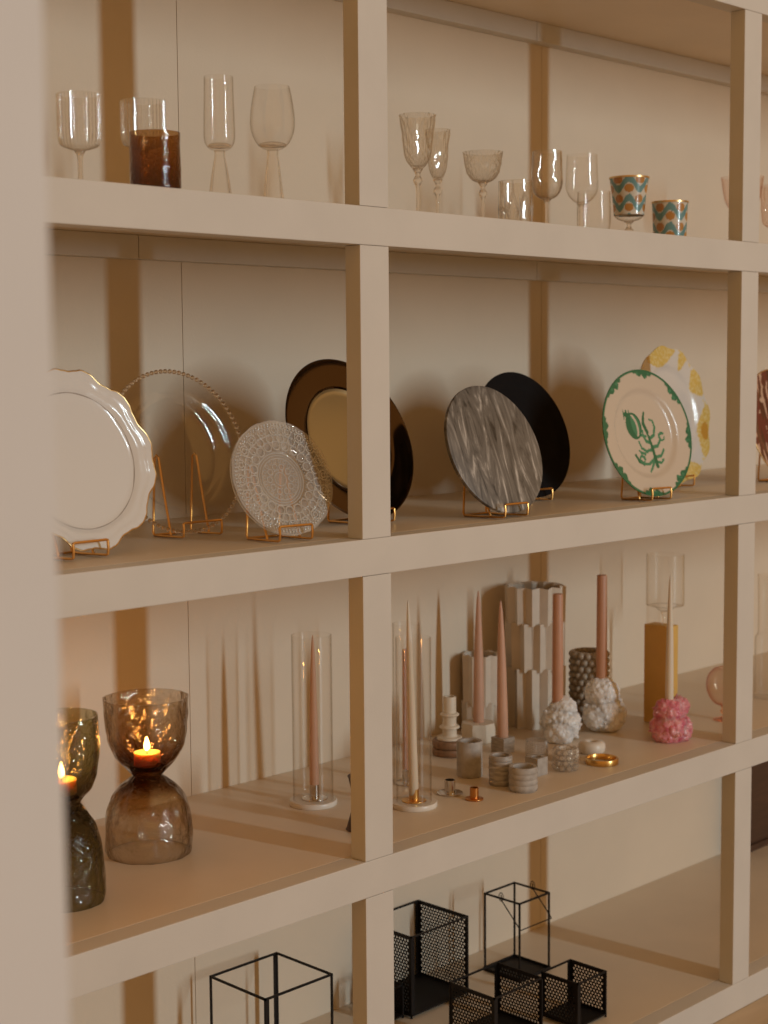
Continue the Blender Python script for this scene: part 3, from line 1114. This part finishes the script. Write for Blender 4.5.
def block_holder(x, y, s, h, hole, label, mat, rz=0):
    g = G()
    # square block with a round well in its top
    n = 32
    hs = s / 2
    ring, top, bot = [], [], []
    for k in range(n):
        a = 2 * pi * k / n
        c, q = cos(a), sin(a)
        m = hs / max(abs(c), abs(q))
        top.append((c * m, q * m, h))
        bot.append((c * m, q * m, 0))
        ring.append((c * hole, q * hole, h))
    low = [(p[0], p[1], h - .014) for p in ring]
    vs = bot + top + ring + low
    fs = []
    for k in range(n):
        j = (k + 1) % n
        for a in (0, n, 2 * n):
            fs.append((a + k, a + j, a + n + j, a + n + k))
    fs += [tuple(range(n - 1, -1, -1)), tuple(3 * n + k for k in range(n))]
    g.add(vs, fs)
    o = g.build('stone_candle_holder', mat, loc=(x, y, Z3), angle=30, rot=(0, 0, rz))
    return tag(o, label, 'candle holder', 'stone cube candle holders')


block_holder(.906, .403, .044, .041, .0125, 'grey marble cube holder under the second pink taper', M_stoneD)
taper(.906, .403, Z3 + .0273, .382, .0148, M_pinkwax, 'dusty pink pointed taper candle in the grey marble cube', lean=(0, -1.3))
block_holder(.790, .193, .040, .045, .013, 'small grey stone cube holder between the ribbed cup and the clear votives', M_stone)


def stone_cup(x, y, r, h, label, ribs=0, mat=M_stone, name='stone_cup'):
    out = [(0, 0), (r * .93, 0), (r * .98, .003)]
    if ribs:
        rh = (h - .006) / ribs
        for k in range(ribs):
            for q in range(7):
                u = q / 6
                out.append((r * (.95 + .06 * sin(pi * u) ** .7), .003 + rh * (k + u)))
    else:
        out += [(r, .006), (r, h * .5), (r, h - .004)]
    out += [(r * .94, h), (r * .72, h - .001), (r * .68, h - .006), (r * .66, h * .35), (0, h * .33)]
    o = G().lathe(out, 64, wob(.0007, 60, r * 100)).build(name, mat, loc=(x, y, Z3))
    return tag(o, label, 'candle holder', 'stone candle cups')


stone_cup(.664, .305, .0325, .090, 'plain tall grey stone cup in front of the brown coasters')
stone_cup(.656, .196, .0292, .074, 'ribbed grey stone cup behind the shorter ribbed cup', 6, M_stoneD)
stone_cup(.652, .121, .0350, .060, 'short wide ribbed grey stone cup nearest the shelf edge', 4)

cup_holder(.508, .229, Z3, M_silver, 'small silver taper holder with round saucer beside the front glass cylinder', .031, .0130, .034, .004)
cup_holder(.510, .153, Z3, M_copper, 'small copper taper holder in front of the stone cups', .0215, .0105, .029, .004)

# clear votives
R = .030
o = G().lathe(bowl_prof(spl([(0, 0), (R * .8, 0), (R * .95, .006), (R, .02), (R, .035), (R * .98, .048)], 6), .003, .008), 160, flutes(26, .07)).build('votive_cup', M_votglass, loc=(.918, .297, Z3))
tag(o, 'small clear ribbed glass votive cup behind the grey stone cube', 'votive cup')
t = thing('votive_cup', 'clear bubbled glass votive cup in front of the left white crystal holder', 'votive cup', (.872, .166, Z3))
G().lathe(bowl_prof(spl([(0, 0), (.023, 0), (.026, .004), (.027, .03), (.027, .060)], 6), .003, .010), 64).build('cup', M_glass, t)
g = G()
for k in range(4):
    for j in range(9):
        a = 2 * pi * (j + (k % 2) * .5) / 9
        g.ball((.027 * cos(a), .027 * sin(a), .009 + .0135 * k), .0085, 2)
g.build('bubbles', M_votglass, t)
stone_cup(.950, .222, .030, .034, 'small beige stone ring between the clear votives', 0, M_marble)

# white stone ring, gold ring
tag(G().lathe(spl([(.012, .004), (.014, 0), (.028, 0), (.0345, .008), (.036, .018), (.033, .028), (.024, .033), (.014, .031), (.011, .024)], 4), 48, wob(.001, 60, 2), closed=True).build('stone_candle_holder', M_marble, loc=(1.060, .226, Z3)),
    'small round white stone holder beside the gold ring', 'candle holder')
tag(G().lathe([(.0375, 0), (.0425, 0), (.0428, .001), (.0428, .014), (.0422, .015), (.0382, .015), (.0375, .014)], 64, closed=True).build('napkin_ring', M_brass, loc=(.990, .140, Z3)),
    'flat gold ring lying near the shelf edge', 'ring')


# crystal cluster candle holders
def cluster(x, y, blobs, mat, label, seed, n=34, s=(.005, .011), hole=None):
    rnd = random.Random(seed)
    g = G()
    for (cx, cy, cz, r) in blobs:
        bm = bmesh.new()
        bmesh.ops.create_icosphere(bm, subdivisions=5, radius=r)
        for p in bm.verts:
            q = p.co + Vector((cx, cy, cz)) + Vector((seed, 0, 0))
            d1 = noise.voronoi(q * 62)[0][0]
            d2 = noise.voronoi(q * 125)[0][0]
            p.co *= 1.06 - .15 * d1 - .065 * d2 + .08 * noise.noise(q * 30)
            p.co.z = max(p.co.z, -cz + .0005)
        g.bm(bm, 0, Matrix.Translation((cx, cy, cz)))
    tot = sum(b[3] ** 2 for b in blobs)
    for (cx, cy, cz, r) in blobs:
        for _ in range(int(n * r * r / tot)):
            u, a = rnd.uniform(-.95, 1), rnd.uniform(0, 2 * pi)
            q = sqrt(1 - u * u)
            d = Vector((q * cos(a), q * sin(a), u))
            c = Vector((cx, cy, cz)) + d * r * rnd.uniform(.86, .99)
            sz = rnd.uniform(*s)
            if c.z < sz * .8:
                continue
            if hole and math.hypot(c.x - hole[0], c.y - hole[1]) < hole[2] + sz * .6 and c.z > hole[3] - .03:
                continue
            M = d.to_track_quat('Z', 'Y').to_matrix().to_4x4() @ Matrix.Rotation(rnd.uniform(-.5, .5), 4, 'X') @ Matrix.Rotation(rnd.uniform(-.5, .5), 4, 'Y') @ Matrix.Rotation(rnd.uniform(0, 6), 4, 'Z') @ Matrix.Diagonal((sz * rnd.uniform(.55, .9), sz * rnd.uniform(.55, .9), sz * rnd.uniform(.7, 1.1), 1))
            bm = bmesh.new()
            if rnd.random() < .5:
                bmesh.ops.create_cone(bm, cap_ends=True, segments=6, radius1=1, radius2=.35, depth=1.6)
            else:
                bmesh.ops.create_icosphere(bm, subdivisions=1, radius=1)
            g.bm(bm, 0, Matrix.Translation(c) @ M)
    o = g.build('crystal_candle_holder', mat, loc=(x, y, Z3), smooth=False)
    return tag(o, label, 'candle holder', 'crystal candle holders')


cluster(1.118, .377, [(0, 0, .046, .0575), (-.020, -.012, .030, .044), (.006, -.004, .082, .041)], M_quartz, 'rough white crystal candle holder in front of the tall pleated vase', 3, hole=(-.008, .004, .0165, .10))
taper(1.110, .381, Z3 + .102, .302, .0155, M_rosewax, 'flat-topped terracotta pink candle in the left white crystal holder', tip=False)
cluster(1.286, .360, [(.004, -.002, .050, .0625), (-.022, 0, .046, .046), (-.003, 0, .106, .050)], M_quartz, 'taller rough white crystal candle holder in front of the bubbled taupe vase', 5, n=40, hole=(-.004, .002, .0165, .13))
taper(1.282, .362, Z3 + .140, .300, .0155, M_rosewax, 'flat-topped terracotta pink candle in the right white crystal holder', tip=False)
cluster(1.322, .156, [(-.010, 0, .036, .053), (.014, -.004, .032, .050), (-.012, .002, .078, .042), (.026, -.006, .088, .032)], M_rose, 'rough rose pink crystal candle holder in front of the amber candle', 9, n=44, s=(.005, .011), hole=(-.012, -.002, .0115, .112))
taper(1.310, .154, Z3 + .105, .352, .0112, M_ivorywax, 'thin ivory taper candle in the rose pink crystal holder')

# taupe hobnail vase
t = thing('hobnail_vase', 'taupe ceramic vase covered in round bumps behind the right white crystal', 'vase', (1.395, .492, Z3))
R, H = .0525, .197
G().lathe([(0, 0), (R * .92, 0), (R * .95, .004), (R * .95, H - .004), (R * .93, H), (R * .84, H), (R * .82, H - .01), (R * .82, .012), (0, .012)], 64).build('body', M_taupe, t)
g = G()
for k in range(10):
    for j in range(15):
        a = 2 * pi * (j + (k % 2) * .5) / 16
        g.ball((R * .95 * cos(a), R * .95 * sin(a), .012 + k * .0194), .0102, 2)
g.build('bumps', M_taupe, t)

# amber block candle and stemmed hurricane behind it
t = thing('block_candle', 'tall amber rectangular block candle behind the rose pink crystal', 'candle', (1.478, .297, Z3))
G().box(-.024, .026, -.038, .044, 0, .284, b=.002).build('wax', M_amberwax, t)
G().tube([(0, 0, .282), (.0005, 0, .290), (.001, 0, .294)], .0012, 6).build('wick', M_ivorywax, t)
stemware('hurricane_glass', 'tall clear stemmed glass with cylindrical bowl behind the amber candle', 'hurricane glass', 1.75, .475,
         [(0, .270), (.010, .271), (.022, .277), (.036, .2885), (.050, .2895), (.0565, .291), (.0580, .296), (.0580, .33), (.0575, .38), (.0575, .447)],
         [(0, .004), (.011, .007), (.007, .03), (.006, .12), (.006, .22), (.0085, .255), (.014, .269), (0, .270)], M_glass, foot=.048, zbase=Z3)

# pink bubble glass
t = thing('bud_vase', 'small pink glass globe on a short foot beside the right post', 'vase', (1.632, .184, Z3))
G().lathe(bowl_prof(spl([(0, .040), (.012, .041), (.034, .052), (.050, .078), (.0545, .104), (.050, .128), (.036, .147), (.024, .153)], 6), .0018, .004), 56).build('globe', M_pinkg, t)
G().lathe(spl([(0, 0), (.030, 0), (.031, .002), (.012, .006), (.007, .014), (.012, .022), (.013, .027), (.008, .033), (.012, .040), (0, .0405)], 5), 32).build('foot', M_solidP, t)

# clear carafe at the right edge
tag(G().lathe(bowl_prof(spl([(0, 0), (.038, 0), (.043, .004), (.0435, .05), (.0435, .17), (.042, .190), (.037, .197), (.035, .21), (.035, .30), (.037, .381)], 6), .002, .010), 64).build('carafe', M_glass, loc=(1.985, .255, Z3)),
    'tall clear glass carafe at the right edge beyond the right post', 'carafe')


# ------------------------------------------------------------------ black wire and mesh
def perforated(g, axis, at, a0, a1, z0, z1, p=.0098, hr=.0034, bd=.007, th=.0012):
    """sheet with staggered round holes; axis 'x' -> plane x = at (spans y), 'z' -> plane z = at (spans x given by a, y given by z0..z1)"""
    def P(u, v, d):
        return (at + d, u, v) if axis == 'x' else (u, v, at + d)
    u0, u1, v0, v1 = a0 + bd, a1 - bd, z0 + bd, z1 - bd
    nu = max(1, round((u1 - u0) / p))
    nv = max(1, round((v1 - v0) / (p * .87)))
    du, dv = (u1 - u0) / nu, (v1 - v0) / nv
    oct_ = [(-1, -1), (0, -1), (1, -1), (1, 0), (1, 1), (0, 1), (-1, 1), (-1, 0)]
    for side in (-1, 1):
        d = side * th / 2
        vs, fs = [], []

        def quad(ua, ub, va, vb):
            o = len(vs)
            vs.extend([P(ua, va, d), P(ub, va, d), P(ub, vb, d), P(ua, vb, d)])
            fs.append((o, o + 1, o + 2, o + 3))
        for j in range(nv):
            off = .5 if j % 2 else 0
            vc = v0 + (j + .5) * dv
            cells = nu - (1 if j % 2 else 0)
            if j % 2:
                quad(u0, u0 + du / 2, vc - dv / 2, vc + dv / 2)
                quad(u1 - du / 2, u1, vc - dv / 2, vc + dv / 2)
            for i in range(cells):
                uc = u0 + (i + .5 + off) * du
                o = len(vs)
                vs.extend([P(uc + x * du / 2, vc + y * dv / 2, d) for x, y in oct_])
                vs.extend([P(uc + hr * x / math.hypot(x, y), vc + hr * y / math.hypot(x, y), d) for x, y in oct_])
                for k in range(8):
                    q = (k + 1) % 8
                    fs.append((o + k, o + q, o + 8 + q, o + 8 + k))
        g.add(vs, fs)
    # solid border
    for (ua, ub, va, vb) in ((a0, a1, z0, v0), (a0, a1, v1, z1), (a0, u0, v0, v1), (u1, a1, v0, v1)):
        if axis == 'x':
            g.box(at - th / 2, at + th / 2, ua, ub, va, vb)
        else:
            g.box(ua, ub, va, vb, at - th / 2, at + th / 2)


def wire_box(g, x0, x1, y0, y1, z0, z1, w, bottom=True):
    for x in (x0, x1):
        for y in (y0, y1):
            g.bar((x, y, z0), (x, y, z1), w)
    for z in ((z0, z1) if bottom else (z1,)):
        for y in (y0, y1):
            g.bar((x0, y, z), (x1, y, z), w)
        for x in (x0, x1):
            g.bar((x, y0, z), (x, y1, z), w)


def organizer(x0, x1, y0, y1, h, label):
    cx, cy = (x0 + x1) / 2, (y0 + y1) / 2
    t = thing('mesh_organizer', label, 'desk organizer', (cx, cy, Z4), 'black mesh organizers')
    a, b, c, d = x0 - cx, x1 - cx, y0 - cy, y1 - cy
    for x in (a, b):
        g = G()
        perforated(g, 'x', x, c, d, .008, h)
        g.build('side_panel', M_black, t, smooth=False)
    g = G()
    g.box(a + .001, b - .001, c + .001, d - .001, .006, .009)
    g.build('base_panel', M_black, t, smooth=False)
    g = G()
    wire_box(g, a, b, c, d, .008, h, .0042)
    for x in (a, b):
        for y in (c, d):
            g.bar((x, y, .0022), (x, y, .008), .0042)
    g.build('wire_frame', M_black, t, smooth=False)
    for x, y in ((a, c), (b, d)):
        sx = 1 if x == a else -1
        G().box(min(x, x + sx * .012), max(x, x + sx * .012), y - .0008, y + .0008, .008, h).build('corner_flange', M_black, t, smooth=False)
    return t


organizer(.630, .849, .480, .662, .218, 'tall black mesh organizer box right of the left post, by the back wall')
organizer(.622, .806, .188, .336, .140, 'medium black mesh organizer box at the bottom edge in front of the wire lantern')
organizer(.872, .990, .124, .240, .122, 'small black mesh organizer box, rightmost of the black mesh boxes')

# wire lantern with swing handle
x0, x1, y0, y1, h = 1.012, 1.140, .434, .560, .222
t = thing('wire_lantern', 'open black wire lantern with drooping handle and solid tray behind the mesh boxes', 'lantern', ((x0 + x1) / 2, (y0 + y1) / 2, Z4))
a, c = (x1 - x0) / 2, (y1 - y0) / 2
g = G()
wire_box(g, -a, a, -c, c, .004, h, .0045, bottom=False)
g.build('wire_frame', M_black, t, smooth=False)
g = G()
g.box(-a - .004, a + .004, -c - .004, c + .004, 0, .003)
for s in (-1, 1):
    g.box(-a - .004, a + .004, s * (c + .0035) - .0008, s * (c + .0035) + .0008, .003, .010)
    g.box(s * (a + .0035) - .0008, s * (a + .0035) + .0008, -c - .004, c + .004, .003, .010)
g.build('tray', M_black, t, smooth=False)
hd = G().tube([(-a - .004, 0, h + .012), (-a - .004, -.002, h - .004), (-a - .004, -.064, h - .066), (-a - .002, -.070, h - .072), (a + .002, -.070, h - .072), (a + .004, -.064, h - .066), (a + .004, -.002, h - .004), (a + .004, 0, h + .012)], .0016, 8).build('handle', M_black, t)
for s in (-1, 1):
    G().tube([(s * (a + .004), .008 * cos(2 * pi * k / 14), h + .006 + .012 * sin(2 * pi * k / 14)) for k in range(14)], .0013, 6, True).build('handle_eye', M_black, hd)

# wire cube
x0, x1, y0, y1, h = .070, .280, .408, .608, .240
t = thing('wire_cube', 'open black wire cube frame on the bottom shelf, left of the left post', 'wire frame', ((x0 + x1) / 2, (y0 + y1) / 2, Z4))
a, c = (x1 - x0) / 2, (y1 - y0) / 2
g = G()
wire_box(g, -a, a, -c, c, .003, h, .0048)
g.build('wire_frame', M_black, t, smooth=False)
for sx, sy in ((-1, -1), (1, 1)):
    G().box(min(sx * a, sx * (a - .011)), max(sx * a, sx * (a - .011)), sy * c - .001, sy * c + .001, .003, h).build('corner_flange', M_black, t, smooth=False)

# low mesh tray whose edge shows left of the left post
organizer(.555, .618, .500, .610, .090, 'low black mesh box mostly hidden behind the left post on the bottom shelf')

t = thing('shade_board', 'dark brown framed board added in place of the shaded back wall beyond the right post', 'board', (2.38, .600, Z4))  # added dark board, stands in for shade on the back wall
G().box(.0225, .3775, .012, .020, .0225, .5475).build('shade_board_panel', M_shadeboard, t, smooth=False)
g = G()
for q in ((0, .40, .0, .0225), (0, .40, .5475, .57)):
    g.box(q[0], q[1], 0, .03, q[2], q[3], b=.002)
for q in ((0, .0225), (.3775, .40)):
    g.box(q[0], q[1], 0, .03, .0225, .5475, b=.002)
g.build('shade_board_frame', M_shadeboard, t, smooth=False)

# ------------------------------------------------------------------ light
KEY_W, AMB = 575, 1.0
ld = bpy.data.lights.new('window_daylight', 'AREA')
ld.shape = 'RECTANGLE'
ld.size, ld.size_y = .36, 5.0
ld.energy = KEY_W
ld.color = (.73, .885, .96)
lo = bpy.data.objects.new('window_daylight', ld)
COL.objects.link(lo)
lo.location = (2.6, -12.0, 3.6)
lo.rotation_euler = (Vector((.8, .5, 1.5)) - Vector(lo.location)).to_track_quat('-Z', 'Y').to_euler()

wd = bpy.data.worlds.new('room_ambience')
SC.world = wd
wd.use_nodes = True
bg = wd.node_tree.nodes['Background']
bg.inputs['Color'].default_value = (1.0, .52, .165, 1)
bg.inputs['Strength'].default_value = .475 * AMB

# ------------------------------------------------------------------ camera
cd = bpy.data.cameras.new('camera')
cam = bpy.data.objects.new('camera', cd)
COL.objects.link(cam)
SC.camera = cam
F = 1569.415
cd.sensor_fit = 'HORIZONTAL'
cd.sensor_width = 24.0
cd.lens = F * 24.0 / 768
yaw, pitch, roll = R_(45.086), R_(-5.263), R_(-.448)
fw = Vector((sin(yaw) * cos(pitch), cos(yaw) * cos(pitch), sin(pitch)))
r0 = Vector((cos(yaw), -sin(yaw), 0))
u0 = r0.cross(fw)
rr = r0 * cos(roll) + u0 * sin(roll)
uu = u0 * cos(roll) - r0 * sin(roll)
M = Matrix((rr, uu, -fw)).transposed().to_4x4()
M.translation = Vector((-2.2132, -2.2679, 1.7728))
cam.matrix_world = M
cd.clip_start = .05
cd.dof.use_dof = True
cd.dof.focus_distance = 3.35
cd.dof.aperture_fstop = 3.6

# ------------------------------------------------------------------ render look
SC.view_settings.view_transform = 'Standard'
SC.view_settings.look = 'None'
SC.view_settings.exposure = 0
SC.view_settings.gamma = 1
SC.view_settings.use_curve_mapping = False
SC.cycles.use_denoising = True
SC.cycles.max_bounces = 14
SC.cycles.transparent_max_bounces = 40
SC.cycles.transmission_bounces = 12
SC.cycles.sample_clamp_indirect = 4
SC.cycles.caustics_reflective = False
